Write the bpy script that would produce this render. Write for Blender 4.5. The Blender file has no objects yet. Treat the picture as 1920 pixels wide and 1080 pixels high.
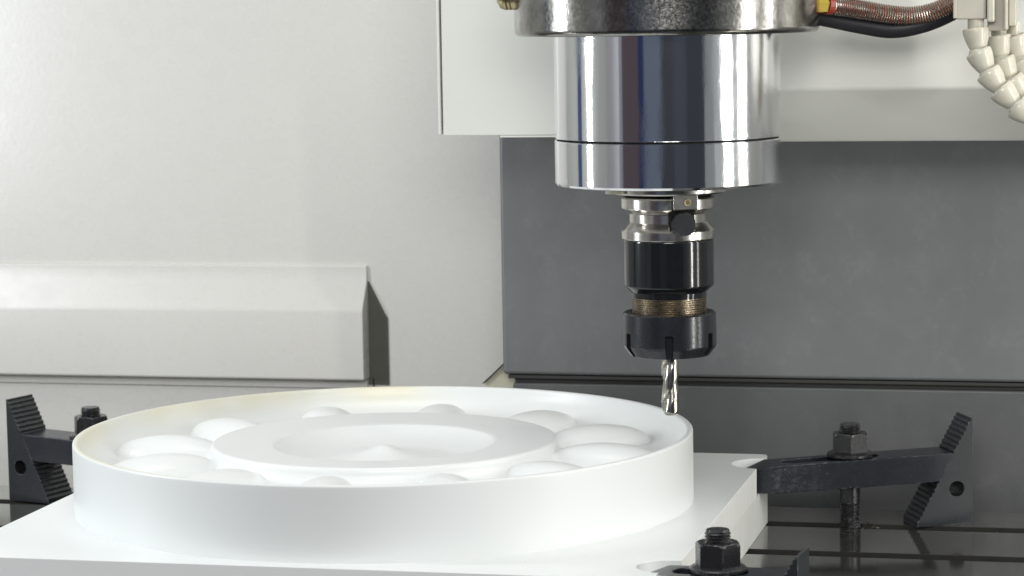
import bpy, bmesh, math, random
from math import sin, cos, pi, radians, hypot
from mathutils import Vector, Matrix
random.seed(7)
MM = 0.001
scene = bpy.context.scene
C = scene.collection

# ---------------------------------------------------------------- camera
cam_d = bpy.data.cameras.new('camera'); cam = bpy.data.objects.new('camera', cam_d); C.objects.link(cam)
scene.camera = cam
yaw, pitch, roll = radians(13.4), radians(6.1), radians(0.96)
F_ = Vector((-sin(yaw)*cos(pitch), cos(yaw)*cos(pitch), -sin(pitch)))
R_ = Vector((cos(yaw), sin(yaw), 0)); U_ = R_.cross(F_)
R2, U2 = R_*cos(roll) - U_*sin(roll), U_*cos(roll) + R_*sin(roll)
M = Matrix((( R2.x, U2.x, -F_.x, 0.3129), (R2.y, U2.y, -F_.y, -1.773), (R2.z, U2.z, -F_.z, 0.396), (0, 0, 0, 1)))
cam.matrix_world = M
cam_d.sensor_width = 36; cam_d.lens = 36*5000/1920
cam_d.clip_start = 0.05; cam_d.clip_end = 50
cam_d.dof.use_dof = True; cam_d.dof.focus_distance = 1.80; cam_d.dof.aperture_fstop = 20

# ---------------------------------------------------------------- world, lamps, exposure
w = bpy.data.worlds.new('World'); scene.world = w; w.use_nodes = True
w.node_tree.nodes['Background'].inputs[0].default_value = (0.93, 0.97, 1.0, 1)
w.node_tree.nodes['Background'].inputs[1].default_value = 0.42
scene.view_settings.view_transform = 'Standard'; scene.view_settings.look = 'None'
scene.view_settings.exposure = 0.05; scene.view_settings.gamma = 1

def lamp(name, loc, target, sx, sy, watts, col):
    d = bpy.data.lights.new(name, 'AREA'); d.shape = 'RECTANGLE'; d.size = sx*MM; d.size_y = sy*MM
    d.energy = watts; d.color = col
    o = bpy.data.objects.new(name, d); C.objects.link(o)
    o.location = Vector(loc)*MM
    dv = (Vector(target) - Vector(loc)).normalized()
    if abs(dv.z) < 0.95:
        z = -dv; x = Vector((0, 0, 1)).cross(z).normalized(); y = z.cross(x)
    else:
        z = -dv; x = Vector((1, 0, 0)); y = z.cross(x).normalized(); x = y.cross(z)
    o.rotation_euler = Matrix((x, y, z)).transposed().to_euler()
    return o
lamp('work_lamp', (-1077, -337, 490), (0, 0, 490), 64, 620, 5.5, (0.93, 0.97, 1.0))
lamp('work_lamp', (846, -308, 400), (0, 0, 400), 34, 800, 3.9, (1.0, 0.98, 0.94))
lamp('work_lamp', (850, -30, 400), (0, 0, 400), 26, 800, 1.5, (1.0, 0.98, 0.94))
lamp('softbox_lamp', (330, -1800, 830), (0, 100, 260), 700, 420, 12, (1.0, 0.99, 0.965))
lamp('overhead_fill', (-160, -340, 1500), (-160, -100, 0), 600, 500, 5.0, (1.0, 0.99, 0.965))  # unseen fill light added overhead to brighten the plate and hub tops

# ---------------------------------------------------------------- materials
def srgb(h):
    return tuple(((c/255+0.055)/1.055)**2.4 if c/255 > 0.04045 else c/255/12.92 for c in h) + (1,)
class NB:
    def __init__(s, name):
        s.m = bpy.data.materials.new(name); s.m.use_nodes = True
        s.t = s.m.node_tree; s.p = s.t.nodes['Principled BSDF']
        s.tc = s.t.nodes.new('ShaderNodeTexCoord')
    def n(s, kind, **kw):
        n = s.t.nodes.new(kind)
        for k, v in kw.items():
            if k in n.inputs: n.inputs[k].default_value = v
            else: setattr(n, k, v)
        return n
    def l(s, a, b): s.t.links.new(a, b)
    def set(s, **kw):
        for k, v in kw.items(): s.p.inputs[k.replace('_', ' ')].default_value = v
    def noise(s, scale=(1, 1, 1), freq=1.0, detail=4, rough=0.55):
        mp = s.n('ShaderNodeMapping'); mp.inputs['Scale'].default_value = scale
        s.l(s.tc.outputs['Object'], mp.inputs[0])
        nz = s.n('ShaderNodeTexNoise'); nz.inputs['Scale'].default_value = freq
        nz.inputs['Detail'].default_value = detail; nz.inputs['Roughness'].default_value = rough
        s.l(mp.outputs[0], nz.inputs['Vector']); return nz.outputs['Fac']
    def ramp(s, fac, stops):
        r = s.n('ShaderNodeValToRGB'); e = r.color_ramp.elements
        while len(e) < len(stops): e.new(0.5)
        for i, (p, c) in enumerate(stops):
            e[i].position = p; e[i].color = c if len(c) == 4 else (*c, 1)
        s.l(fac, r.inputs[0]); return r.outputs[0]
    def mixc(s, fac, a, b):
        m = s.n('ShaderNodeMix', data_type='RGBA')
        for v, i in ((fac, 0), (a, 6), (b, 7)):
            if hasattr(v, 'links'): s.l(v, m.inputs[i])
            else: m.inputs[i].default_value = v
        return m.outputs[2]
    def maprange(s, v, a, b, c, d):
        m = s.n('ShaderNodeMapRange'); s.l(v, m.inputs[0])
        for i, x in enumerate((a, b, c, d)): m.inputs[i+1].default_value = x
        return m.outputs[0]
    def bump(s, h, strength=0.2, dist=0.0002, prev=None):
        b = s.n('ShaderNodeBump'); b.inputs['Strength'].default_value = strength; b.inputs['Distance'].default_value = dist
        s.l(h, b.inputs['Height'])
        if prev is not None: s.l(prev, b.inputs['Normal'])
        s.l(b.outputs[0], s.p.inputs['Normal']); return b.outputs[0]
g = lambda v: (v, v, v, 1)

def m_paint(name, col, rough=0.38, peel=0.10, dirt=0.0):
    b = NB(name); b.set(Roughness=rough, Specular_IOR_Level=0.5)
    big = b.noise(freq=5, detail=3)
    c2 = tuple(x*0.98 for x in col[:3]) + (1,)
    b.l(b.mixc(b.maprange(big, 0.35, 0.65, 0, 1), col, c2), b.p.inputs['Base Color'])
    pe = b.noise(freq=260, detail=3); n1 = b.bump(pe, peel, 0.0004)
    rn = b.noise(freq=60, detail=5); b.l(b.maprange(rn, 0.3, 0.7, rough-0.03, rough+0.04), b.p.inputs['Roughness'])
    return b.m
M_WALL = m_paint('wall_paint', (0.695, 0.680, 0.645, 1), 0.27, 0.22)
M_HEAD = m_paint('head_paint', (0.76, 0.76, 0.71, 1), 0.42, 0.05)
M_GUARD = m_paint('guard_paint', (0.695, 0.680, 0.645, 1), 0.28, 0.12)
M_SIDE = m_paint('enclosure_paint', (0.64, 0.65, 0.63, 1), 0.5)

def m_grey_steel(name, base, metal=0.35, rough=0.5, scuffs=True):
    b = NB(name); b.set(Metallic=metal)
    n1 = b.noise((1, 1, 1), 7, 6, 0.6); n2 = b.noise((1, 1, 0.25), 130, 5, 0.7); n3 = b.noise((0.7, 1, 0.6), 48, 10, 0.82)
    c = b.mixc(b.maprange(n1, 0.3, 0.7, 0, 1), tuple(x*0.84 for x in base)+(1,), tuple(x*1.12 for x in base)+(1,))
    sc = b.ramp(n3, [(0.52, (0, 0, 0)), (0.76, (0.25, 0.25, 0.25))])
    c = b.mixc(sc, c, tuple(min(1, x*2.1) for x in base)+(1,))
    b.l(c, b.p.inputs['Base Color'])
    b.l(b.maprange(n2, 0.25, 0.75, rough-0.07, rough+0.1), b.p.inputs['Roughness'])
    b.bump(n2, 0.12, 0.0003); return b.m
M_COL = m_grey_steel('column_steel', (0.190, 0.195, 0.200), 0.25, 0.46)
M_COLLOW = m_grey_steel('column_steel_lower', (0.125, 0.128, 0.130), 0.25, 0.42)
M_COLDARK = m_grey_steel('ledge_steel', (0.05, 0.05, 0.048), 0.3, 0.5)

def m_chrome():
    b = NB('polished_steel'); b.set(Metallic=1.0, Base_Color=(0.80, 0.81, 0.83, 1))
    st = b.noise((1, 1, 0.02), 900, 3)
    pits = b.noise((1, 1, 0.8), 1100, 2, 0.6); zone = b.noise((1, 1, 0.35), 22, 3)
    z2 = b.maprange(zone, 0.47, 0.60, 0.0, 1.0)
    mul = b.n('ShaderNodeMath', operation='MULTIPLY'); b.l(pits, mul.inputs[0]); b.l(z2, mul.inputs[1])
    n = b.bump(st, 0.05, 0.0001); n = b.bump(mul.outputs[0], 0.22, 0.0003, n)
    drops = b.n('ShaderNodeTexVoronoi'); drops.inputs['Scale'].default_value = 330; b.l(b.tc.outputs['Object'], drops.inputs['Vector'])
    d = b.maprange(drops.outputs['Distance'], 0.0, 0.12, 1.0, 0.0); b.bump(d, 0.06, 0.0002, n)
    b.l(b.maprange(pits, 0.3, 0.8, 0.05, 0.11), b.p.inputs['Roughness']); return b.m
M_CHROME = m_chrome()

def m_rough_steel():
    b = NB('mottled_steel'); b.set(Metallic=1.0)
    z = b.noise((1, 1, 1), 60, 5, 0.7); f = b.noise((1, 1, 0.8), 520, 3, 0.65)
    b.l(b.ramp(z, [(0.35, (0.21, 0.205, 0.19)), (0.65, (0.40, 0.39, 0.37))]), b.p.inputs['Base Color'])
    b.l(b.maprange(f, 0.3, 0.75, 0.12, 0.24), b.p.inputs['Roughness'])
    n = b.bump(f, 0.18, 0.0004); b.bump(z, 0.12, 0.0008, n); return b.m
M_FLANGE = m_rough_steel()

def m_metal(name, col, rough, bump=0.05, fr=500, stretch=(1, 1, 1)):
    b = NB(name); b.set(Metallic=1.0)
    v = b.noise(freq=90, detail=4)
    b.l(b.mixc(b.maprange(v, 0.35, 0.7, 0, 1), col, tuple(c*0.72 for c in col[:3])+(1,)), b.p.inputs['Base Color'])
    n = b.noise(stretch, fr, 4, 0.6); b.l(b.maprange(n, 0.3, 0.7, rough*0.8, rough*1.3), b.p.inputs['Roughness'])
    b.bump(n, bump, 0.0002); return b.m
M_STEEL = m_metal('ground_steel', (0.60, 0.58, 0.54, 1), 0.20, 0.05, 300, (1, 1, 6))
M_CARB = m_metal('carbide_bright', (0.55, 0.53, 0.48, 1), 0.14, 0.03)
M_THREAD = m_metal('worn_thread_steel', (0.42, 0.37, 0.29, 1), 0.28)
M_BRASS = m_metal('brass', (0.56, 0.48, 0.30, 1), 0.32)
M_WIRE = m_metal('spring_wire', (0.52, 0.49, 0.43, 1), 0.25)

def m_black(name, base, rough, spec=0.5, specks=False, metal=0.0, wear=False):
    b = NB(name); b.set(Metallic=metal, Specular_IOR_Level=spec)
    v = b.noise(freq=120, detail=6, rough=0.75)
    c = b.mixc(b.maprange(v, 0.3, 0.7, 0, 1), tuple(x*0.82 for x in base)+(1,), tuple(x*1.22 for x in base)+(1,))
    if specks:
        s_ = b.noise(freq=650, detail=3, rough=0.6); k = b.ramp(s_, [(0.70, (0, 0, 0)), (0.74, (1, 1, 1))])
        c = b.mixc(k, c, (0.30, 0.30, 0.31, 1))
    if wear:   # rubbed bare metal on convex edges
        bv = b.n('ShaderNodeBevel', samples=4); bv.inputs['Radius'].default_value = 0.0007
        ge = b.n('ShaderNodeNewGeometry'); dt = b.n('ShaderNodeVectorMath', operation='DOT_PRODUCT')
        b.l(bv.outputs[0], dt.inputs[0]); b.l(ge.outputs['True Normal'], dt.inputs[1])
        e_ = b.maprange(dt.outputs['Value'], 0.985, 0.90, 0, 1); q_ = b.maprange(b.noise(freq=230, detail=5, rough=0.7), 0.48, 0.66, 0, 0.75)
        mm = b.n('ShaderNodeMath', operation='MULTIPLY'); b.l(e_, mm.inputs[0]); b.l(q_, mm.inputs[1])
        c = b.mixc(mm.outputs[0], c, (0.34, 0.34, 0.34, 1))
    b.l(c, b.p.inputs['Base Color'])
    n = b.noise(freq=700, detail=3); b.l(b.maprange(n, 0.3, 0.7, rough*0.88, rough*1.12), b.p.inputs['Roughness'])
    b.bump(n, 0.06, 0.0002); return b.m
M_OXIDE = m_black('black_oxide', (0.010, 0.011, 0.013), 0.12, 0.6, metal=0.1)
M_NUT = m_black('black_oxide_satin', (0.017, 0.019, 0.024), 0.22, 0.6, metal=0.15)
M_CLAMP = m_black('clamp_black', (0.018, 0.020, 0.026), 0.30, 0.40, True, wear=True)
M_CLAMPG = m_black('clamp_black_oily', (0.016, 0.016, 0.018), 0.28, 0.5, False, wear=True)
M_BLOCK = m_black('step_block_black', (0.022, 0.024, 0.028), 0.30, 0.40, wear=True)
M_RUBBER = m_black('black_rubber', (0.014, 0.014, 0.018), 0.45, 0.5)
M_HOLE = m_black('hole_black', (0.006, 0.006, 0.006), 0.7, 0.2)

def m_table():
    b = NB('oily_ground_table'); b.set(Metallic=0.85)
    v = b.noise((1, 1, 1), 9, 6, 0.65); f = b.noise((1, 8, 1), 300, 4)
    b.l(b.mixc(b.maprange(v, 0.35, 0.65, 0, 1), (0.20, 0.20, 0.185, 1), (0.30, 0.30, 0.275, 1)), b.p.inputs['Base Color'])
    b.l(b.maprange(v, 0.3, 0.7, 0.05, 0.13), b.p.inputs['Roughness'])
    n = b.bump(f, 0.03, 0.0001); b.bump(b.noise(freq=70, detail=3), 0.05, 0.0003, n); return b.m
M_TABLE = m_table()
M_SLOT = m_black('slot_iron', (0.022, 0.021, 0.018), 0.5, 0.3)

def m_plastic():
    b = NB('white_acetal'); b.set(Roughness=0.33, Specular_IOR_Level=0.45)
    b.set(Subsurface_Weight=0.0, Subsurface_Scale=0.018); b.p.inputs['Subsurface Radius'].default_value = (1.0, 0.95, 0.85)
    geo = b.n('ShaderNodeSeparateXYZ'); b.l(b.tc.outputs['Object'], geo.inputs[0])
    # pale yellow tint on the inside of the wall, far left of the ring
    w_ = b.noise(freq=9, detail=4)
    fx = b.maprange(geo.outputs['X'], -0.02, -0.14, 0, 1); fy = b.maprange(geo.outputs['Y'], 0.03, 0.15, 0, 1)
    fz = b.maprange(geo.outputs['Z'], 0.084, 0.102, 0, 1)
    r2 = b.n('ShaderNodeVectorMath', operation='LENGTH')
    flat = b.n('ShaderNodeCombineXYZ'); b.l(geo.outputs['X'], flat.inputs[0]); b.l(geo.outputs['Y'], flat.inputs[1]); b.l(flat.outputs[0], r2.inputs[0])
    fr = b.maprange(r2.outputs['Value'], 0.185, 0.207, 0, 1); fo = b.maprange(r2.outputs['Value'], 0.2115, 0.2125, 1, 0)
    cur = fx
    one = b.n('ShaderNodeMath', operation='ADD'); b.l(fx, one.inputs[0]); b.l(fy, one.inputs[1]); one.use_clamp = True
    cur = one.outputs[0]
    for q in (fr, fo, fz, b.maprange(w_, 0.35, 0.62, 0.1, 1), b.maprange(geo.outputs['X'], 0.0, -0.05, 0, 1)):
        m = b.n('ShaderNodeMath', operation='MULTIPLY'); b.l(cur, m.inputs[0]); b.l(q, m.inputs[1]); cur = m.outputs[0]
    b.l(b.mixc(cur, (0.79, 0.81, 0.805, 1), (0.76, 0.73, 0.57, 1)), b.p.inputs['Base Color'])
    b.bump(b.noise(freq=160, detail=3), 0.03, 0.0002)
    return b.m
M_WHITE = m_plastic()
def m_sawn():
    b = NB('white_acetal_sawn'); b.set(Roughness=0.5, Subsurface_Weight=0.0, Subsurface_Scale=0.008)
    b.p.inputs['Subsurface Radius'].default_value = (1.0, 0.95, 0.85)
    n = b.noise((1, 1, 0.12), 110, 6, 0.75)
    b.l(b.mixc(b.maprange(n, 0.3, 0.7, 0, 1), (0.77, 0.77, 0.74, 1), (0.88, 0.89, 0.87, 1)), b.p.inputs['Base Color'])
    b.bump(n, 0.35, 0.0012); return b.m
M_SAWN = m_sawn()
def m_simple(name, col, rough=0.5, bump=0.05, **kw):
    b = NB(name); b.set(Roughness=rough, **kw)
    v = b.noise(freq=50, detail=4)
    b.l(b.mixc(b.maprange(v, 0.3, 0.7, 0, 1), col, tuple(c*0.86 for c in col[:3])+(1,)), b.p.inputs['Base Color'])
    b.bump(b.noise(freq=350), bump, 0.0003); return b.m
M_IVORY = m_simple('ivory_plastic', (0.66, 0.635, 0.53, 1), 0.20, 0.03, Subsurface_Weight=0.15, Subsurface_Scale=0.003)
M_IVORY2 = m_simple('ivory_block_plastic', (0.56, 0.53, 0.44, 1), 0.32)
M_REDHOSE = m_simple('red_brown_hose', (0.22, 0.055, 0.03, 1), 0.4)
M_YELLOW = m_simple('yellow_fitting', (0.50, 0.36, 0.05, 1), 0.35)
M_RED = m_simple('red_ring', (0.30, 0.04, 0.02, 1), 0.4)
M_CREAM = m_simple('cream_bracket_paint', (0.62, 0.60, 0.47, 1), 0.5)
M_OLIVE = m_simple('dark_olive', (0.115, 0.115, 0.095, 1), 0.6)  # dark olive for the guard's painted shadow and the cutting specks
M_NAVY = m_simple('navy_panel', (0.03, 0.06, 0.20, 1), 0.5)
M_MAROON = m_simple('maroon_panel', (0.21, 0.15, 0.17, 1), 0.6)
M_SLATE = m_simple('slate_blue_panel', (0.30, 0.35, 0.47, 1), 0.6)
M_DARK = m_simple('dark_shop', (0.09, 0.10, 0.125, 1), 0.7)
M_SLATE2 = m_simple('grey_slate_panel', (0.13, 0.14, 0.18, 1), 0.6)
M_LILAC = m_simple('pale_lilac_panel', (0.68, 0.68, 0.74, 1), 0.6)

# ---------------------------------------------------------------- mesh helpers (coordinates in millimetres)
def link(name, bm, mat, parent=None, smooth=None, loc=None, bevel=None, bseg=2):
    bmesh.ops.recalc_face_normals(bm, faces=bm.faces)
    for v in bm.verts: v.co *= MM
    me = bpy.data.meshes.new(name); bm.to_mesh(me); bm.free()
    me.materials.append(mat)
    if smooth is not None:
        me.polygons.foreach_set('use_smooth', [True]*len(me.polygons))
        me.set_sharp_from_angle(angle=radians(smooth))
    o = bpy.data.objects.new(name, me); C.objects.link(o)
    if loc: o.location = Vector(loc)*MM
    if parent: o.parent = parent
    if bevel:
        m = o.modifiers.new('bevel', 'BEVEL'); m.width = bevel*MM; m.segments = bseg; m.limit_method = 'ANGLE'; m.angle_limit = radians(35)
        if smooth is None:
            me.polygons.foreach_set('use_smooth', [True]*len(me.polygons))
        m.harden_normals = True
    return o
def box(bm, x0, x1, y0, y1, z0, z1):
    vs = [bm.verts.new(p) for p in ((x0,y0,z0),(x1,y0,z0),(x1,y1,z0),(x0,y1,z0),(x0,y0,z1),(x1,y0,z1),(x1,y1,z1),(x0,y1,z1))]
    for f in ((0,3,2,1),(4,5,6,7),(0,1,5,4),(1,2,6,5),(2,3,7,6),(3,0,4,7)): bm.faces.new([vs[i] for i in f])
def lathe(bm, prof, n=96, cx=0, cy=0, cap=True, mod=None, mat=None):
    """prof: list of (r, z); mod(r, z, angle) -> r"""
    full = [prof[0]]                       # support rings keep long walls flat-shaded up to their bevels
    for (r0, z0), (r1, z1) in zip(prof, prof[1:]):
        L_ = hypot(r1-r0, z1-z0)
        if L_ > 2.5:
            for q in (0.35/L_, 1-0.35/L_): full.append((r0+(r1-r0)*q, z0+(z1-z0)*q))
        full.append((r1, z1))
    prof = full
    rings = []
    for r, z in prof:
        if r < 1e-6:
            v = bm.verts.new((cx, cy, z)); rings.append([v]); continue
        rings.append([bm.verts.new((cx + (mod(r, z, 2*pi*i/n) if mod else r)*cos(2*pi*i/n), cy + (mod(r, z, 2*pi*i/n) if mod else r)*sin(2*pi*i/n), z)) for i in range(n)])
    for a, b in zip(rings, rings[1:]):
        for i in range(n):
            j = (i+1) % n
            if len(a) == 1: bm.faces.new((a[0], b[i], b[j]))
            elif len(b) == 1: bm.faces.new((a[i], a[j], b[0]))
            else: bm.faces.new((a[i], a[j], b[j], b[i]))
    if cap:
        for rg in (rings[0], rings[-1]):
            if len(rg) > 1: bm.faces.new(rg)
    if mat is not None:
        vs = [v for rg in rings for v in rg]; bmesh.ops.transform(bm, matrix=mat, verts=vs)
def holed(bm, outer, holes, axis, a, b, fa=None, fb=None):
    """extrude a 2-D outline with holes. axis 'z': (x,y) outline, from z=a to z=b; axis 'y': (x,z) outline, y=a..b. fa/fb(u,v): offsets"""
    def P(p, t, f):
        t = t if f is None else f(*p)
        return (p[0], p[1], t) if axis == 'z' else (p[0], t, p[1])
    loops = [outer] + holes; ends = []
    for t, f in ((a, fa), (b, fb)):
        es = []; ls = []
        for lp in loops:
            vs = [bm.verts.new(P(p, t, f)) for p in lp]; ls.append(vs)
            es += [bm.edges.new((vs[i], vs[(i+1) % len(vs)])) for i in range(len(vs))]
        bmesh.ops.triangle_fill(bm, use_beauty=True, use_dissolve=False, edges=es, normal=(0, 0, 1) if axis == 'z' else (0, 1, 0))
        ends.append(ls)
    for la, lb in zip(*ends):
        for i in range(len(la)):
            j = (i+1) % len(la); bm.faces.new((la[i], la[j], lb[j], lb[i]))
def catmull(pts, k=12):
    P = [Vector(p) for p in pts]; P = [P[0]*2-P[1]] + P + [P[-1]*2-P[-2]]; out = []
    for i in range(1, len(P)-2):
        for s in range(k):
            t = s/k
            out.append(0.5*((2*P[i]) + (P[i+1]-P[i-1])*t + (2*P[i-1]-5*P[i]+4*P[i+1]-P[i+2])*t*t + (-P[i-1]+3*P[i]-3*P[i+1]+P[i+2])*t**3))
    out.append(P[-2]); return out
def tube(bm, pts, r, n=12, caps=True):
    rings = []; up = Vector((0.13, 0.9, 0.3)).normalized()
    for i, p in enumerate(pts):
        t = (pts[min(i+1, len(pts)-1)] - pts[max(i-1, 0)]).normalized()
        a = t.cross(up).normalized() if i == 0 else (a_prev - t*a_prev.dot(t)).normalized()
        a_prev = a; b = t.cross(a)
        rr = r(i/(len(pts)-1)) if callable(r) else r
        rings.append([bm.verts.new(p + (a*cos(2*pi*k/n) + b*sin(2*pi*k/n))*rr) for k in range(n)])
    for x, y in zip(rings, rings[1:]):
        for k in range(n): bm.faces.new((x[k], x[(k+1) % n], y[(k+1) % n], y[k]))
    if caps: bm.faces.new(rings[0]); bm.faces.new(rings[-1])
def thing(name, label, cat, loc=(0, 0, 0), rz=0, group=None):
    o = bpy.data.objects.new(name, None); C.objects.link(o); o.empty_display_size = 0.02
    o.location = Vector(loc)*MM; o.rotation_euler = (0, 0, rz)
    tag(o, label, cat, group); return o
def tag(o, label, cat, group=None):
    o['label'] = label; o['category'] = cat
    if group: o['group'] = group
    return o
def struct(o): o['kind'] = 'structure'; return o
def new(): return bmesh.new()

# ================================================================= setting: enclosure
WY = 420
bm = new(); box(bm, -1150, 1010, WY, WY+4, -300, 1500); struct(link('back_wall', bm, M_WALL))
bm = new(); box(bm, -1156, -1150, -900, WY, -300, 1500); struct(link('side_wall', bm, M_SIDE))
bm = new(); box(bm, 1000, 1006, -560, WY, -300, 1500); struct(link('side_wall', bm, M_SIDE))
bm = new(); box(bm, -1150, 1000, -900, WY, -304, -300); struct(link('chip_tray_floor', bm, M_COLDARK))
bm = new(); box(bm, -1150, -700, -904, -900, -300, 1500); struct(link('door_panel', bm, M_LILAC))
bm = new(); box(bm, -1149, -1140, -120, -10, 60, 900); struct(link('window_strip', bm, M_NAVY))
# the shop on the far side of the open door (seen only as reflections)
for nm, m, x0, x1 in (('shop_wall', M_LILAC, -4200, -1900), ('shop_wall', M_MAROON, -1900, -900), ('shop_wall', M_NAVY, -900, -620),
                      ('shop_wall', M_SLATE, -620, 180), ('shop_wall', M_DARK, 180, 800), ('shop_wall', M_SLATE2, 800, 1500), ('shop_wall', M_DARK, 1500, 2900), ('shop_wall', M_SIDE, 2900, 4200)):
    bm = new(); box(bm, x0, x1-5, -2700, -2680, -1000, 750); struct(link(nm, bm, m))
bm = new(); box(bm, -4200, 4200, -2680, -905, -1010, -1000); struct(link('shop_floor', bm, M_DARK))

# bent sheet-metal guard on the back wall
gd = thing('sheet_guard', 'long white bent sheet metal guard bulging out of the pale wall behind the ring', 'guard', (-337, WY, 76))
bm = new()
pr = [(0, 98), (-3.0, 97), (-3.4, 84), (-18, 62), (-18.6, 58), (-18.6, 1.2), (-17.4, 0), (0, 0)]
a = [bm.verts.new((0, y, z)) for y, z in pr]; b = [bm.verts.new((-810, y, z)) for y, z in pr]
for i in range(len(pr)-1): bm.faces.new((a[i], a[i+1], b[i+1], b[i]))
bm.faces.new(a); bm.faces.new(b)
link('front_sheet', bm, M_GUARD, gd, bevel=1.3, bseg=4)
bm = new(); holed(bm, [(-1, -6), (17.5, -6), (17.5, 52), (15, 56), (3.5, 79), (1, 84), (-1, 84)], [], 'y', -1.2, 0.2); link('shadow_sheet', bm, M_OLIVE, gd, bevel=0.4)  # dark sheet standing in for the guard's cast shadow on the wall
bm = new(); box(bm, -810, -1.5, -3.5, 0, -9, -1.5); link('lower_flange', bm, M_WALL, gd, bevel=0.4)
bm = new(); box(bm, 3.0, 4.0, -1.2, 0.2, -14, 0); link('seam', bm, M_COLDARK, gd)

# ================================================================= column with its steel covers
cl = thing('machine_column', 'dark grey steel column cover behind the tool with a horizontal ledge', 'column cover', (-190, 300, 0))
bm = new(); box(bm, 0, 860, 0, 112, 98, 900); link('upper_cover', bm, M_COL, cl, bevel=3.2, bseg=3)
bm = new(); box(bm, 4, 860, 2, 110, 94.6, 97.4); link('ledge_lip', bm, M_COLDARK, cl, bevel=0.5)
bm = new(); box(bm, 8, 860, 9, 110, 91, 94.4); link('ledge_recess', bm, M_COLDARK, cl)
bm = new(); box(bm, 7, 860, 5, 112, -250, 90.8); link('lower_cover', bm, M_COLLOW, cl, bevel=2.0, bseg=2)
br = new()
holed(br, [(-209, 88), (-192, 104), (-170, 104), (-170, 60), (-209, 60)], [], 'y', 318, 322)
tag(link('gusset_bracket', br, M_CREAM, bevel=0.5), 'small cream bracket with a slanted edge at lower left of the grey column', 'bracket')
br = new(); holed(br, [(-211, 88), (-193.4, 104.5), (-192.2, 104.5), (-209.6, 88)], [], 'y', 315, 323)
tag(link('bracket_trim', br, M_COLDARK), 'thin dark slanted strip along the edge of the cream bracket', 'strip')

# ================================================================= spindle head cover
hc = thing('head_cover', 'white painted machine head cover behind the polished spindle', 'machine cover', (0, 120, 300))
bm = new(); box(bm, -188.2, 6, 0, 4, 0, 400); link('front_panel', bm, M_HEAD, hc, bevel=0.8)
bm = new(); box(bm, -191.3, -189.3, -1, 260, 0.8, 400); link('edge_strip', bm, M_HEAD, hc, bevel=0.5)
bm = new(); box(bm, -189.2, 6, 6, 178, 1.0, 400); link('inner_shell', bm, M_CREAM, hc)
bm = new(); box(bm, -145, -20, -0.6, 3, -1.4, -0.1); link('bottom_lip', bm, M_HEAD, hc)
bm = new()
pr = [(0, 400), (0, 31.5), (42, -6.8), (44, -7.8), (178, -7.8), (178, 400)]
a = [bm.verts.new((6.5, y, z)) for y, z in pr]; b = [bm.verts.new((640, y, z)) for y, z in pr]
for i in range(len(pr)): j = (i+1) % len(pr); bm.faces.new((a[i], a[j], b[j], b[i]))
bm.faces.new(a); bm.faces.new(b)
link('folded_panel', bm, M_HEAD, hc, bevel=2.0, bseg=4)

# ================================================================= machine table with T-slots
TZ = 4.3
tb = thing('machine_table', 'oily dark steel machine table with T-slots under the white plate', 'machine table', (0, 0, TZ))
slots = [188.4 - 102.9*k for k in range(5)]; edges = [256]
for s in slots: edges += [s+9, s-9]
edges += [-330]
for i in range(0, len(edges), 2):
    y1, y0 = edges[i], edges[i+1]
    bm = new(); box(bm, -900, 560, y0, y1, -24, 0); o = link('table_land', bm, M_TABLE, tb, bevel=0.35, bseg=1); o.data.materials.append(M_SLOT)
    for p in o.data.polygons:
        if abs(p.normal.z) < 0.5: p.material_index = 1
bm = new(); box(bm, -900, 560, -330, 256, -80, -42); link('table_body', bm, M_SLOT, tb)
for s in slots[:3]:
    bm = new(); box(bm, -900, 560, s+9, s+20, -42, -24.2); box(bm, -900, 560, s-20, s-9, -42, -24.2); link('slot_side', bm, M_SLOT, tb)
for (x, y, sx, col, lab) in ((78, 188.4, 17, M_CLAMPG, 'black T-nut sitting in the rear slot left of the right clamp stud'), (121, 188.4, 15, M_BRASS, 'brassy T-nut end in the rear slot right of the right clamp stud')):
    bm = new(); box(bm, -sx/2, sx/2, -7, 7, -30, -3); tag(link('t_nut', bm, col if sx > 16 else M_THREAD, loc=(x, y, TZ), bevel=1), lab, 't-nut')
bm = new()
for k in range(70):
    near = k < 26
    x = random.gauss(114, 5) if near else random.uniform(50, 220); y = 188.4+random.uniform(-8, 8) if near or random.random() < .5 else random.uniform(60, 240)
    z = random.uniform(-1.5, 1.0) if near else (0.2 if abs(y-188.4) > 9 and abs(y-85.5) > 9 else -22)
    s = random.uniform(.4, 1.3)*(1.7 if near else 0.7); vs = [bm.verts.new((x+random.uniform(-s, s), y+random.uniform(-s, s), z+random.uniform(0, s))) for _ in range(4)]
    for f in ((0,1,2),(0,2,3),(0,1,3),(1,2,3)): bm.faces.new([vs[i] for i in f])
o = link('metal_chips', bm, M_CARB, loc=(0, 0, TZ)); o['kind'] = 'stuff'

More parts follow.
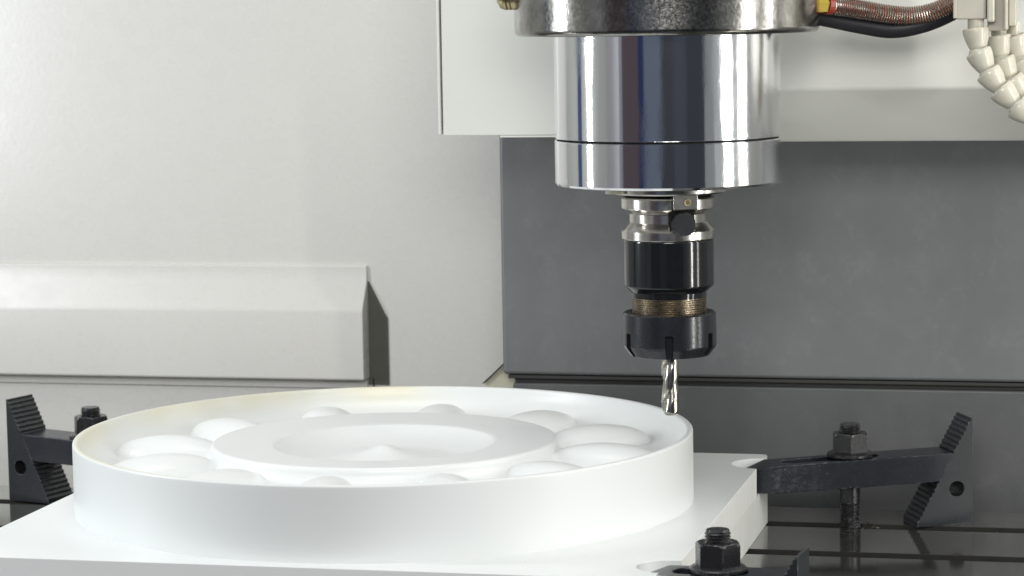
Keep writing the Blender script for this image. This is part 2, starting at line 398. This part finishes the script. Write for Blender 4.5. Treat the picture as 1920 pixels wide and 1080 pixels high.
# ================================================================= white workpiece
CX, CY = -197, -21
wp = thing('plastic_workpiece', 'big white plastic plate carrying a round dished ring with lobes, being milled', 'workpiece', (CX, CY, 0))
PT, PB, PM = 55.5, 4.35, 34.5
X0, X1, Y0, Y1 = -424.5-CX, 39.5-CX, -246-CY, 197-CY
def notch(px, py, w, side, rx):
    """open-sided slot with a rounded inner end; returns points in travel order"""
    pts = []; r = w/2
    if side == 'R':   # travelling +y on x = X1
        pts.append((X1, py-r))
        for k in range(9): t = -pi/2 - pi*k/8; pts.append((px + rx*cos(t), py + r*sin(t)))
        pts.append((X1, py+r))
    else:             # travelling -y on x = X0
        pts.append((X0, py+r))
        for k in range(9): t = pi/2 - pi*k/8; pts.append((px + rx*cos(t), py + r*sin(t)))
        pts.append((X0, py-r))
    return pts
nR = notch(38-CX, 156-CY, 43, 'R', 20); nF = notch(35-CX, -209-CY, 38, 'R', 20); nL = notch(-422-CX, 160-CY, 46, 'L', 20)
def rc(x, y, sx, sy, r=6):  # rounded corner
    return [(x - sx*r*(1-cos(t)) if False else x - sx*r + sx*r*cos(t), y - sy*r + sy*r*sin(t)) for t in [pi/2*k/4 for k in range(5)]]
outl = [(X0, Y0)] + [(X1, Y0)] + nF + nR + rc(X1, Y1, 1, 1) + [(X0, Y1)] + nL
bm = new()
e1 = 1.6
top = [bm.verts.new((x, y, PT)) for x, y in outl]; mid = [bm.verts.new((x, y, PM)) for x, y in outl]
es = [bm.edges.new((top[i], top[(i+1) % len(top)])) for i in range(len(top))]
bmesh.ops.triangle_fill(bm, use_beauty=True, edges=es, normal=(0, 0, 1))
for i in range(len(top)): j = (i+1) % len(top); bm.faces.new((top[i], top[j], mid[j], mid[i]))
for nt in (nR, nF, nL): bm.faces.new([bm.verts.new((x, y, PM)) for x, y in nt])
base = [(X0, Y0), (X1, Y0)] + rc(X1, Y1, 1, 1) + [(X0, Y1)]
lo = [bm.verts.new((x, y, PB)) for x, y in base]; hi = [bm.verts.new((x, y, PM)) for x, y in base]
for i in range(len(lo)): j = (i+1) % len(lo); bm.faces.new((lo[i], lo[j], hi[j], hi[i]))
bm.faces.new(lo)
bmesh.ops.remove_doubles(bm, verts=bm.verts, dist=0.001)
pl = link('base_plate', bm, M_WHITE, wp, bevel=1.3, bseg=3)
pl.data.materials.append(M_SAWN)
for p in pl.data.polygons:
    if abs(p.normal.x) > 0.9 and abs(p.center.x*1000 - X1) < 0.5: p.material_index = 1
# dish: one continuous milled surface, cut into ring wall, floor, hub and lobes along shared vertices
def arc(cx, cz, r, a0, a1, n): return [(cx + r*cos(a0+(a1-a0)*k/n), cz + r*sin(a0+(a1-a0)*k/n)) for k in range(n+1)]
FL = 84.0
def hub_z(r):
    t = min(max((r-44)/32.5, 0), 1)
    return 85.0 + 10.8*(0.72*t**1.5 + 0.28*t**4) + 2.6*math.exp(-(r/9.0)**2) + 6.2*math.exp(-(r/24)**2)
rows = [(0.02+0.9*k, None) for k in range(78)]                       # 0 .. 70
rows = [(r_, hub_z(r_)) for r_, _ in rows if r_ < 70] + [(70+0.5*k, hub_z(70+0.5*k)) for k in range(13)]
rows += [(76+1.7*k, 95.8 + 2.3*(k/24)) for k in range(1, 25)]        # flat sloping collar to r 116.8
rows += [(117.6, 98.05), (118.2, 97.8), (118.7, 97.3), (119.1, 96.5), (119.5, 95.4)]
rows += arc(130.5, 95.0, 11.0, -pi+0.05, -pi/2, 14)                   # fillet down to the floor
n_in = len(rows)
rows += [(131+1.0*k, FL) for k in range(1, 57)]                       # floor to r 187
rows += arc(187.6, FL+21, 21.0, -pi/2+0.02, -0.12, 22)
rows += [(208.9, 103.2), (209.3, 103.75), (210.0, 104.0), (211.4, 104.0), (212.3, 103.85), (212.8, 103.3), (213, 102.4), (213, 98), (213, 90), (213, 80), (213, 70), (213, 62), (213, 57.5), (213, PT-1)]
NT = 720
lob_a = [radians(90+16.2+15+30*k) for k in range(12)]
def lobe_at(r, t):
    k = int(round((t - lob_a[0])/(pi/6))) % 12
    d = (t - lob_a[k] + pi) % (2*pi) - pi
    x, y = r*cos(d)-155, r*sin(d); x2 = x/42.0; y2 = y/(21+0.05*x)
    return k, x2*x2 + y2*y2
def surf(r, z, t):
    if not 108 < r < 206 or z > 103: return z
    k, q = lobe_at(r, t)
    if q >= 1: return z
    zl = FL - 1.5 + 15.2*math.sqrt(1-q); kk = 2.2
    h = max(kk-abs(z-zl), 0)/kk
    return max(z, zl) + h*h*kk*0.25*(1 if q < 0.97 else (1-q)/0.03)
P = [[Vector((r_*cos(2*pi*i/NT), r_*sin(2*pi*i/NT), surf(r_, z_, 2*pi*i/NT))) for i in range(NT)] for r_, z_ in rows]
Nn = []
for a in range(len(rows)):
    a0, a1 = max(a-1, 0), min(a+1, len(rows)-1); rowN = []
    for i in range(NT):
        dr = P[a1][i] - P[a0][i]; dt = P[a][(i+1) % NT] - P[a][i-1]
        n = dr.cross(dt); rowN.append(n.normalized() if n.length > 1e-9 else Vector((0, 0, 1)))
    Nn.append(rowN)
parts = {}
for a in range(len(rows)-1):
    rm, zm = (rows[a][0]+rows[a+1][0])/2, (rows[a][1]+rows[a+1][1])/2
    for i in range(NT):
        key = 'hub' if a < n_in-1 else ('ring_wall' if rm > 192 else 'floor_pan')
        if 108 < rm < 206 and zm < 103:
            k, q = lobe_at(rm, 2*pi*(i+0.5)/NT)
            if q < 0.985 and surf(rm, zm, 2*pi*(i+0.5)/NT) > zm + 0.15: key = 'lobe_%d' % k
        parts.setdefault(key, []).append((a, i))
for key in sorted(parts):
    idx = {}; vs = []; ns = []; fs = []
    def vid(a, i):
        i %= NT
        if (a, i) not in idx: idx[(a, i)] = len(vs); vs.append(P[a][i]*MM); ns.append(Nn[a][i])
        return idx[(a, i)]
    for a, i in parts[key]: fs.append((vid(a, i), vid(a+1, i), vid(a+1, i+1), vid(a, i+1)))
    nm = key.split('_')[0] if key.startswith('lobe') else key
    me = bpy.data.meshes.new(nm); me.from_pydata(vs, [], fs); me.materials.append(M_WHITE)
    me.polygons.foreach_set('use_smooth', [True]*len(fs)); me.normals_split_custom_set_from_vertices(ns)
    o = bpy.data.objects.new(nm, me); C.objects.link(o); o.parent = wp
bm = new()
for k in range(26):
    a_ = random.uniform(0, 2*pi); rr = random.choice((random.uniform(80, 112), random.uniform(222, 250)))
    x, y = rr*cos(a_), rr*sin(a_); z = (95.9 + (rr-80)*0.07) if rr < 120 else PT
    q = random.uniform(0.25, 0.6)
    if abs(x) > 225 or abs(y) > 215: continue
    vs = [bm.verts.new((x+random.uniform(-q, q), y+random.uniform(-q, q), z+random.uniform(0.1, 0.3))) for _ in range(4)]
    for f in ((0,1,2),(0,2,3),(0,1,3),(1,2,3)): bm.faces.new([vs[i] for i in f])
o = link('cutting_specks', bm, M_OLIVE, loc=(CX, CY, 0)); o['kind'] = 'stuff'
# ================================================================= spindle
sp = thing('spindle', 'polished steel milling spindle under a wide mottled steel flange', 'spindle', (0, 0, 273))
n0 = 273
bm = new(); lathe(bm, [(60, 373.6-n0), (99, 373.6-n0), (100.6, 374.3-n0), (101.6, 375.8-n0), (102, 377.5-n0), (102, 520-n0), (60, 520-n0)], 160, cap=False); link('flange', bm, M_FLANGE, sp, smooth=40)
bm = new(); lathe(bm, [(70, 304.6-n0), (75.2, 304.6-n0), (76, 305.3-n0), (76, 374-n0)], 160, cap=False); link('nose_cylinder', bm, M_CHROME, sp, smooth=40)
bm = new(); lathe(bm, [(40, 0), (73.6, 0), (75.2, 0.5), (76.2, 2.0), (76.3, 30.0), (75.6, 30.6), (70, 30.6)], 160, cap=False); link('nose_ring', bm, M_CHROME, sp, smooth=30)
bm = new(); lathe(bm, [(0, 32), (74.6, 30.2), (74.6, 32.2), (0, 33)], 96, cap=False); link('joint_line', bm, M_HOLE, sp)
bm = new(); lathe(bm, [(20, -5.6), (40.6, -5.6), (41.6, -4.6), (42, 0.2)], 96, cap=False); link('spindle_face', bm, M_STEEL, sp, smooth=30)
bm = new(); lathe(bm, [(29, -8), (29, -5.5)], 64, cap=False); link('dark_gap', bm, M_HOLE, sp)
# drive key
ka = radians(-76.6+16)
kb = new(); box(kb, 22, 35.5, -8.6, 8.6, 257.5-n0, 268-n0)
k = link('drive_key', kb, M_STEEL, sp, bevel=0.8); k.rotation_euler = (0, 0, ka)
kb = new(); lathe(kb, [(0, 0), (1.1, 0.0), (1.4, 0.35), (2.4, 0.4), (2.6, 0)], 20)
s_ = link('screw_dimple', kb, M_BRASS, k, smooth=30); s_.matrix_local = Matrix.Translation((35.55*MM, 1*MM, (262.5-n0)*MM)) @ Matrix.Rotation(pi/2, 4, 'Y')
kb = new(); lathe(kb, [(0, 2.4), (7, 2.4), (8, 1.2), (8, -2)], 24, cap=False)
s_ = link('bolt_head', kb, M_CREAM, sp, smooth=30); s_.location = Vector((-36*cos(radians(13.4))+6, -36*sin(radians(13.4))-22, -2.5))*MM
s_.scale = (1, 1, 1)
# brass fitting at the left of the flange
kb = new(); lathe(kb, [(0, -3), (5, -2.6), (8.2, -0.5), (9.2, 2.5), (9.2, 4), (8.4, 4.6), (9.2, 5.2), (9.2, 6.6), (8.4, 7.2), (9.2, 7.8), (9.2, 14)], 32, cap=False)
s_ = link('grease_fitting', kb, M_BRASS, sp, smooth=35); s_.matrix_local = Matrix.Translation((-107*MM, -26*MM, (400.5-n0)*MM)) @ Matrix.Rotation(pi/2, 4, 'Y')

# ================================================================= tool holder
th = thing('tool_holder', 'collet tool holder with black barrel, steel flange and threaded neck under the spindle', 'tool holder', (0, 0, 157))
b0 = 157
def keycut(r, z, t):
    d = (t - ka + pi) % (2*pi) - pi
    return min(r, 25.0) if abs(d)*r < 8.4 and z > 243-b0 else r
bm = new(); lathe(bm, [(26, 236.2-b0), (31.2, 236.2-b0), (31.8, 236.8-b0), (31.8, 242.0-b0), (31.3, 242.6-b0), (26.9, 247.0-b0), (26.4, 247.6-b0), (26.4, 253.2-b0), (26.9, 253.8-b0), (31.2, 256.6-b0), (31.8, 257.2-b0), (31.8, 263.6-b0), (31.0, 264.6-b0), (20, 264.8-b0), (20, 268-b0)], 288, cap=False, mod=keycut)
link('steel_flange', bm, M_STEEL, th, smooth=28)
bm = new(); lathe(bm, [(22, 196.6-b0), (25.4, 196.6-b0), (25.6, 200.0-b0), (26.2, 200.4-b0), (30.2, 204.2-b0), (30.6, 205.0-b0), (30.6, 235.2-b0), (30.2, 236.1-b0), (22, 236.1-b0)], 96, cap=False); link('black_barrel', bm, M_OXIDE, th, smooth=28)
pr = []
z = 182.0
while z < 196.4:
    pr += [(24.1, z-b0), (25.3, z+0.6-b0), (25.3, z+0.85-b0), (24.1, z+1.4-b0)]; z += 1.5
bm = new(); lathe(bm, pr, 96, cap=False); link('threaded_neck', bm, M_THREAD, th, smooth=20)
# keyway plug (dark pocket seen below the key)
kb = new(); lathe(kb, [(0, 0), (7.6, 0), (8.2, -0.6), (8.2, -8)], 40, cap=False)
s_ = link('keyway_pocket', kb, M_BLOCK, th, smooth=35)
s_.matrix_local = Matrix.Translation((31.9*cos(ka)*MM, 31.9*sin(ka)*MM, (247.5-b0)*MM)) @ Matrix.Rotation(ka, 4, 'Z') @ Matrix.Rotation(pi/2, 4, 'Y')
kb = new(); box(kb, 20, 28.5, -8.3, 8.3, 247-b0, 258-b0); s_ = link('keyway_wall', kb, M_HOLE, th); s_.rotation_euler = (0, 0, ka)
# collet nut with six spanner slots
view = radians(-76.6)
sa = [view + radians(-4 + 60*i) for i in range(6)]
def slot(r, z, t):
    if z > 172.6-b0: return r
    for a_ in sa:
        d = (t - a_ + pi) % (2*pi) - pi
        if abs(d)*31.7 < 2.7: return min(r, 26.5)
    return r
cn = thing('collet_nut', 'black collet nut with spanner slots clamped round the end mill', 'nut', (0, 0, 157))
bm = new(); lathe(bm, [(25.4, 184.4-b0), (26.8, 184.6-b0), (30.6, 186.2-b0), (31.7, 185.2-b0), (31.9, 173-b0), (31.9, 172.4-b0), (31.9, 164.2-b0)], 720, cap=False, mod=slot)
link('nut_body', bm, M_NUT, cn, smooth=25)
bm = new(); lathe(bm, [(31.9, 164.2-b0), (31.4, 162.6-b0), (27.2, 157.0-b0), (26.4, 156.6-b0), (12, 156.6-b0), (9, 158-b0), (6.2, 158-b0)], 720, cap=False, mod=slot)
link('nut_chamfer', bm, M_NUT, cn, smooth=25)

# ================================================================= end mill
def mill_section(n=96):
    pts = []
    for i in range(n):
        t = 2*pi*i/n; u = (t % pi)/pi       # two flutes
        if u < 0.12: r = 6.0 - 0.08*u/0.12
        elif u < 0.20: r = 5.92 - 2.3*sin(pi/2*(u-0.12)/0.08)
        elif u < 0.55: r = 3.62 + 1.5*(u-0.20)/0.35
        else: r = 5.12 + 0.88*((u-0.55)/0.45)**0.7
        pts.append((r, t))
    return pts
bm = new(); sec = mill_section(); rings = []
for k in range(85):
    z = 115.4 + 43*k/84; tw = -radians(62) + 2*pi*(z-115)/46.0
    e = 1.0 if z > 117.4 else 0.74 + 0.26*sin(pi/2*(z-115.4)/2.0)
    rings.append([bm.verts.new((r*e*cos(t+tw), r*e*sin(t+tw), z-115.4)) for r, t in sec])
for a, b in zip(rings, rings[1:]):
    for i in range(len(sec)): j = (i+1) % len(sec); bm.faces.new((a[i], a[j], b[j], b[i]))
bm.faces.new(rings[0]); bm.faces.new(rings[-1])
em = thing('end_mill', 'bright two-flute end mill hanging over the rim of the white ring', 'end mill', (0, 0, 115.4))
link('fluted_body', bm, M_CARB, em, smooth=32)
bm = new(); lathe(bm, [(5.9, 41.5), (5.95, 42), (5.95, 60)], 32); link('shank', bm, M_CARB, em, smooth=30)

# ================================================================= hoses and coolant nozzles
path = catmull([(96, 12, 391.5), (108, 22, 391.0), (124, 34, 388.2), (141, 42, 384.8), (157, 47, 382.9), (172, 49, 385.0), (184, 50, 390.0), (196, 51, 396)], 24)
hs = thing('armoured_hose', 'red brown hose wrapped in a steel wire coil running from the flange', 'hose', (96, 12, 391))
def loc(bm, o): 
    for v in bm.verts: v.co -= Vector(o)
bm = new(); tube(bm, path[17:], 5.8, 16); loc(bm, (96, 12, 391)); link('inner_hose', bm, M_REDHOSE, hs, smooth=60)
L = [0]
for a, b in zip(path, path[1:]): L.append(L[-1] + (b-a).length)
def at(s):
    for i in range(len(L)-1):
        if L[i+1] >= s: t = (s-L[i])/(L[i+1]-L[i]); return path[i].lerp(path[i+1], t), (path[i+1]-path[i]).normalized()
    return path[-1], (path[-1]-path[-2]).normalized()
pts = []; pitch_ = 1.75; ss = 15.5
while ss < L[-1]-1:
    p, t = at(ss); a = t.cross(Vector((0.13, 0.9, 0.3))).normalized(); b = t.cross(a); ph = 2*pi*ss/pitch_
    pts.append(p + (a*cos(ph) + b*sin(ph))*6.1); ss += pitch_/14
bm = new(); tube(bm, pts, 0.46, 5); loc(bm, (96, 12, 391)); link('wire_coil', bm, M_WIRE, hs, smooth=60)
bm = new(); tube(bm, [Vector((-8, -3, 1.0)), Vector((8.6, 7.2, 0.8))], 6.4, 6); link('yellow_fitting', bm, M_YELLOW, hs)
bm = new(); tube(bm, [Vector((8.7, 7.3, 0.8)), Vector((12.0, 9.9, 0.5))], 6.9, 24); link('red_collar', bm, M_RED, hs)
bh = catmull([(94, 34, 384), (104, 38, 382), (124, 46, 377.5), (146, 52, 374.0), (166, 55, 377), (184, 57, 384), (196, 58, 392)], 16)
bm = new(); tube(bm, bh, lambda t: 6.2-1.2*abs(t-0.45), 18); loc(bm, bh[0]); o = link('rubber_hose', bm, M_RUBBER, loc=tuple(bh[0]), smooth=60)
tag(o, 'sagging plain black rubber hose under the wire wrapped hose', 'hose')

mf = thing('coolant_manifold', 'ivory plastic coolant manifold block at the upper right corner', 'manifold', (189, 35, 380))
bm = new(); box(bm, 0.6, 20.5, 0, 38, 0, 34); link('main_block', bm, M_IVORY2, mf, bevel=1.2)
bm = new(); box(bm, -1.2, 1.2, -1, 39, 0.8, 34); link('end_cap', bm, M_IVORY2, mf, bevel=0.6)
bm = new(); box(bm, 21, 26.2, -2, 42, -2, 34); link('divider', bm, M_IVORY, mf, bevel=1.5)
bm = new(); box(bm, 20.8, 34.0, 8, 40, -8, 34); link('rear_block', bm, M_IVORY2, mf, bevel=1.5)
bm = new(); box(bm, 32.5, 34.5, -2, 14, -7, 34); link('web_plate', bm, M_IVORY, mf, bevel=0.7)
bm = new(); box(bm, 34.6, 39.5, 12, 40, -5, 34); link('side_block', bm, M_IVORY2, mf, bevel=1.0)
bm = new(); lathe(bm, [(0, 28), (9, 28), (10, 29), (10, 34)], 24, cx=52, cy=10); link('round_port', bm, M_IVORY2, mf, smooth=35)

def segment_mesh():
    bm = new()
    # socket (wide) at the top z = 0, tapering down to a neck and a ball
    lathe(bm, [(6.6, -3), (7.6, 0.2), (8.3, 0.4), (8.8, -0.2), (8.9, -1.2), (8.7, -3.4), (7.9, -7.0), (6.4, -11.2), (5.5, -13.0), (5.2, -13.6), (6.0, -14.6), (6.5, -16.2), (6.3, -18.0), (5.0, -19.6), (0, -20)], 36, cap=False)
    return bm
seg0 = None
def coolant_hose(label, pts, scale=1.0, neck=None):
    global seg0
    t = thing('coolant_hose', label, 'hose', pts[0], 0, 'ivory segmented coolant hoses')
    if neck:
        bm = new(); lathe(bm, [(neck, 10), (neck, 0.8), (neck-0.6, 0), (0, 0)], 28, cap=False)
        n_ = link('connector', bm, M_IVORY, t, smooth=35); n_.location = (0, 0, 0)
    for a, b in zip(pts[0:], pts[1:]):
        a, b = Vector(a), Vector(b); d = (b-a).normalized()
        if seg0 is None: o = link('hose_segment', segment_mesh(), M_IVORY, t, smooth=40); seg0 = o
        else: o = seg0.copy(); C.objects.link(o); o.parent = t
        z = -d; x = Vector((0, 1, 0)).cross(z).normalized(); y = z.cross(x)
        mw = Matrix((x, y, z)).transposed().to_4x4()
        o.matrix_local = Matrix.Translation((a - Vector(pts[0]))*MM) @ mw @ Matrix.Scale(scale, 4)
coolant_hose('front ivory coolant hose of cup shaped segments curling to the frame edge',
             [(202.3, 42, 373.5), (204.0, 41, 358.2), (210.5, 40, 344.6), (219.0, 39, 333.2), (229.5, 38, 322.0), (241, 38, 313)], 1.0, 5.4)
coolant_hose('middle ivory coolant hose, partly hidden by the front one',
             [(216.0, 62, 368.0), (218.5, 61, 352.5), (225, 61, 338.5), (234.5, 60, 327), (245, 60, 317)], 1.0, 4.8)
coolant_hose('rearmost ivory coolant hose, cut off by the right frame edge',
             [(226.0, 66, 368), (230.5, 67, 352.0), (238.5, 68, 338.0), (248, 69, 327)], 1.05, 4.6)

# ================================================================= clamps
def rslot(x0, x1, r, n=8):
    return [(x1 + r*cos(-pi/2+pi*k/n), r*sin(-pi/2+pi*k/n)) for k in range(n+1)] + [(x0 + r*cos(pi/2+pi*k/n), r*sin(pi/2+pi*k/n)) for k in range(n+1)]
def strap(label, loc_, rz, tip, end, s0, s1, zt=30.2, tilt=0.024, th_=20.6, w=15.6, nose=17):
    def zb(x, y): return zt + (x-tip)*tilt*0.9
    def ztop(x, y): return zt + th_ + (x-tip)*tilt
    n0_ = tip+nose
    bm = new(); holed(bm, [(n0_, -w), (end, -w), (end, w), (n0_, w)], [rslot(s0, s1, 8.6)], 'z', 0, 0, zb, ztop)
    # nose, chamfered in plan and sloped on top
    q = [(n0_, -w), (tip, -w*0.35), (tip, w*0.35), (n0_, w)]
    lo_ = [bm.verts.new((x, y, zb(x, y))) for x, y in q]
    hi_ = [bm.verts.new((x, y, ztop(x, y) - (3.6 if i in (1, 2) else 0))) for i, (x, y) in enumerate(q)]
    bm.faces.new(lo_); bm.faces.new(hi_)
    for i in range(3): bm.faces.new((lo_[i], lo_[i+1], hi_[i+1], hi_[i]))
    bmesh.ops.remove_doubles(bm, verts=bm.verts, dist=0.01)
    bad = [f for f in bm.faces if all(abs(v.co.x-n0_) < 0.01 for v in f.verts)]
    bmesh.ops.delete(bm, geom=bad, context='FACES')
    o = link('clamp_strap', bm, M_CLAMP, loc=loc_, bevel=0.7, bseg=2); o.rotation_euler = (0, 0, rz)
    return tag(o, label, 'clamp', 'black slotted clamp straps')
def step_block(label, loc_, rz, base=45, h=80, wd=15.8, mat=M_BLOCK):
    """origin: foot of the serrated slope; the upright face is at x = base"""
    t = thing('step_block', label, 'step block', loc_, rz, 'serrated black step blocks')
    N = 23; pts = [(base, 0), (base, h), (base-1.8, h)]
    for k in range(N):
        z1 = h - h*k/N; z0 = h - h*(k+1)/N; x1 = (base-1.8)*z1/h; x0 = (base-1.8)*z0/h
        pts += [(x1 + 0.25, z1 - 1.75), (x0 + 1.35, z0 + 1.1), (x0 - 0.1, z0 + 0.35)] if k < N-1 else [(x1, z1-2), (2.2, 0.5)]
    pts += [(0.8, 0)]
    hx, hz = base-12.5, 27.5
    hole = [(hx + 5.8*cos(2*pi*k/28), hz + 5.8*sin(2*pi*k/28)) for k in range(28)]
    bm = new(); holed(bm, pts[::-1], [hole], 'y', -wd, wd)
    link('serrated_wedge', bm, mat, t, bevel=0.25, bseg=1)
    bm = new(); m = Matrix.Translation((hx, 0, hz)) @ Matrix.Rotation(pi/2, 4, 'X')
    lathe(bm, [(5.75, -wd+1), (5.75, wd-1)], 28, cap=False, mat=m); link('bore', bm, M_CLAMPG, t, smooth=60)
    return t
def nut(label, loc_, rot):
    t = thing('flange_nut', label, 'nut', loc_, rot, 'black flange nuts on the clamp studs')
    bm = new(); lathe(bm, [(8, 0), (16.6, 0), (17.2, 0.6), (17.2, 2.2), (16.0, 3.2), (13.0, 4.0)], 48); link('washer_flange', bm, M_CLAMPG, t, smooth=30)
    bm = new()
    def hexm(r, z, a):
        d = ((a + pi/6) % (pi/3)) - pi/6
        return min(r, 12.2/cos(d))
    lathe(bm, [(7.4, 3.2), (14.2, 3.2), (14.2, 16.2), (13.0, 17.4), (12.0, 17.8), (8.4, 17.8), (7.4, 16.8)], 96, cap=False, mod=hexm)
    link('hex_body', bm, M_CLAMPG, t, smooth=22)
def stud(label, loc_, smooth_from=19, top=78):
    t = thing('clamp_stud', label, 'stud', loc_, 0, 'threaded clamp studs')
    def thr(z0, z1):
        p = []; z = z0
        while z < z1: p += [(6.9, z), (7.9, z+0.75), (7.9, z+0.95), (6.9, z+1.7)]; z += 1.9
        return p
    bm = new(); lathe(bm, thr(-24, smooth_from-1), 40); link('lower_thread', bm, M_CLAMPG, t, smooth=20)
    bm = new(); lathe(bm, [(6.8, smooth_from-2), (7.5, smooth_from-0.5), (7.5, 50), (6.8, 51)], 40); link('shank', bm, M_CLAMPG, t, smooth=30)
    p = thr(50, top-2.2); p += [(6.9, top-1.6), (7.3, top-1.0), (6.7, top)]
    bm = new(); lathe(bm, p, 40); link('upper_thread', bm, M_CLAMPG, t, smooth=20)

RA = radians(24); RS = (102, 185.4)
def rel(S, a, d): return (S[0] + d*cos(a), S[1] + d*sin(a), TZ)
strap('long black clamp strap from the right step block to the white plate', (*RS, TZ), RA, -79, 75, -44, 13)
step_block('serrated black step block standing upright at the right end of the long clamp', rel(RS, RA, 45), RA)
nut('black nut on top of the right rear clamp in front of the grey column', (*RS, 53.4+TZ), radians(10))
stud('stud through the right rear clamp, visible down to the table slot', (*RS, TZ))
LA = radians(180-16); LS = (-501, 190.4)
strap('black clamp strap at far left running behind the white ring', (*LS, TZ), LA, -82, 60, -44, 10, zt=30.6)
step_block('serrated black step block at the left frame edge with a round hole', rel(LS, LA, 31), LA, base=42, h=82)
nut('black nut at left half hidden behind the rim of the white ring', (*LS, 53.4+TZ), radians(30))
stud('stud of the left clamp showing only its threaded top above the nut', (*LS, TZ))
FA = radians(-5); FS = (67.1, -223)
strap('black clamp strap at the bottom edge gripping the front right corner of the plate', (*FS, TZ), FA, -46, 44, -19, 10, zt=30.4, nose=12)
step_block('serrated black step block cut off by the bottom frame edge', rel(FS, FA, 12), FA, base=40, h=67)
nut('black nut on the nearest clamp at the bottom of the photo', (*FS, 52.6+TZ), radians(21))
stud('stud of the nearest clamp at the bottom, thread showing above its nut', (*FS, TZ))
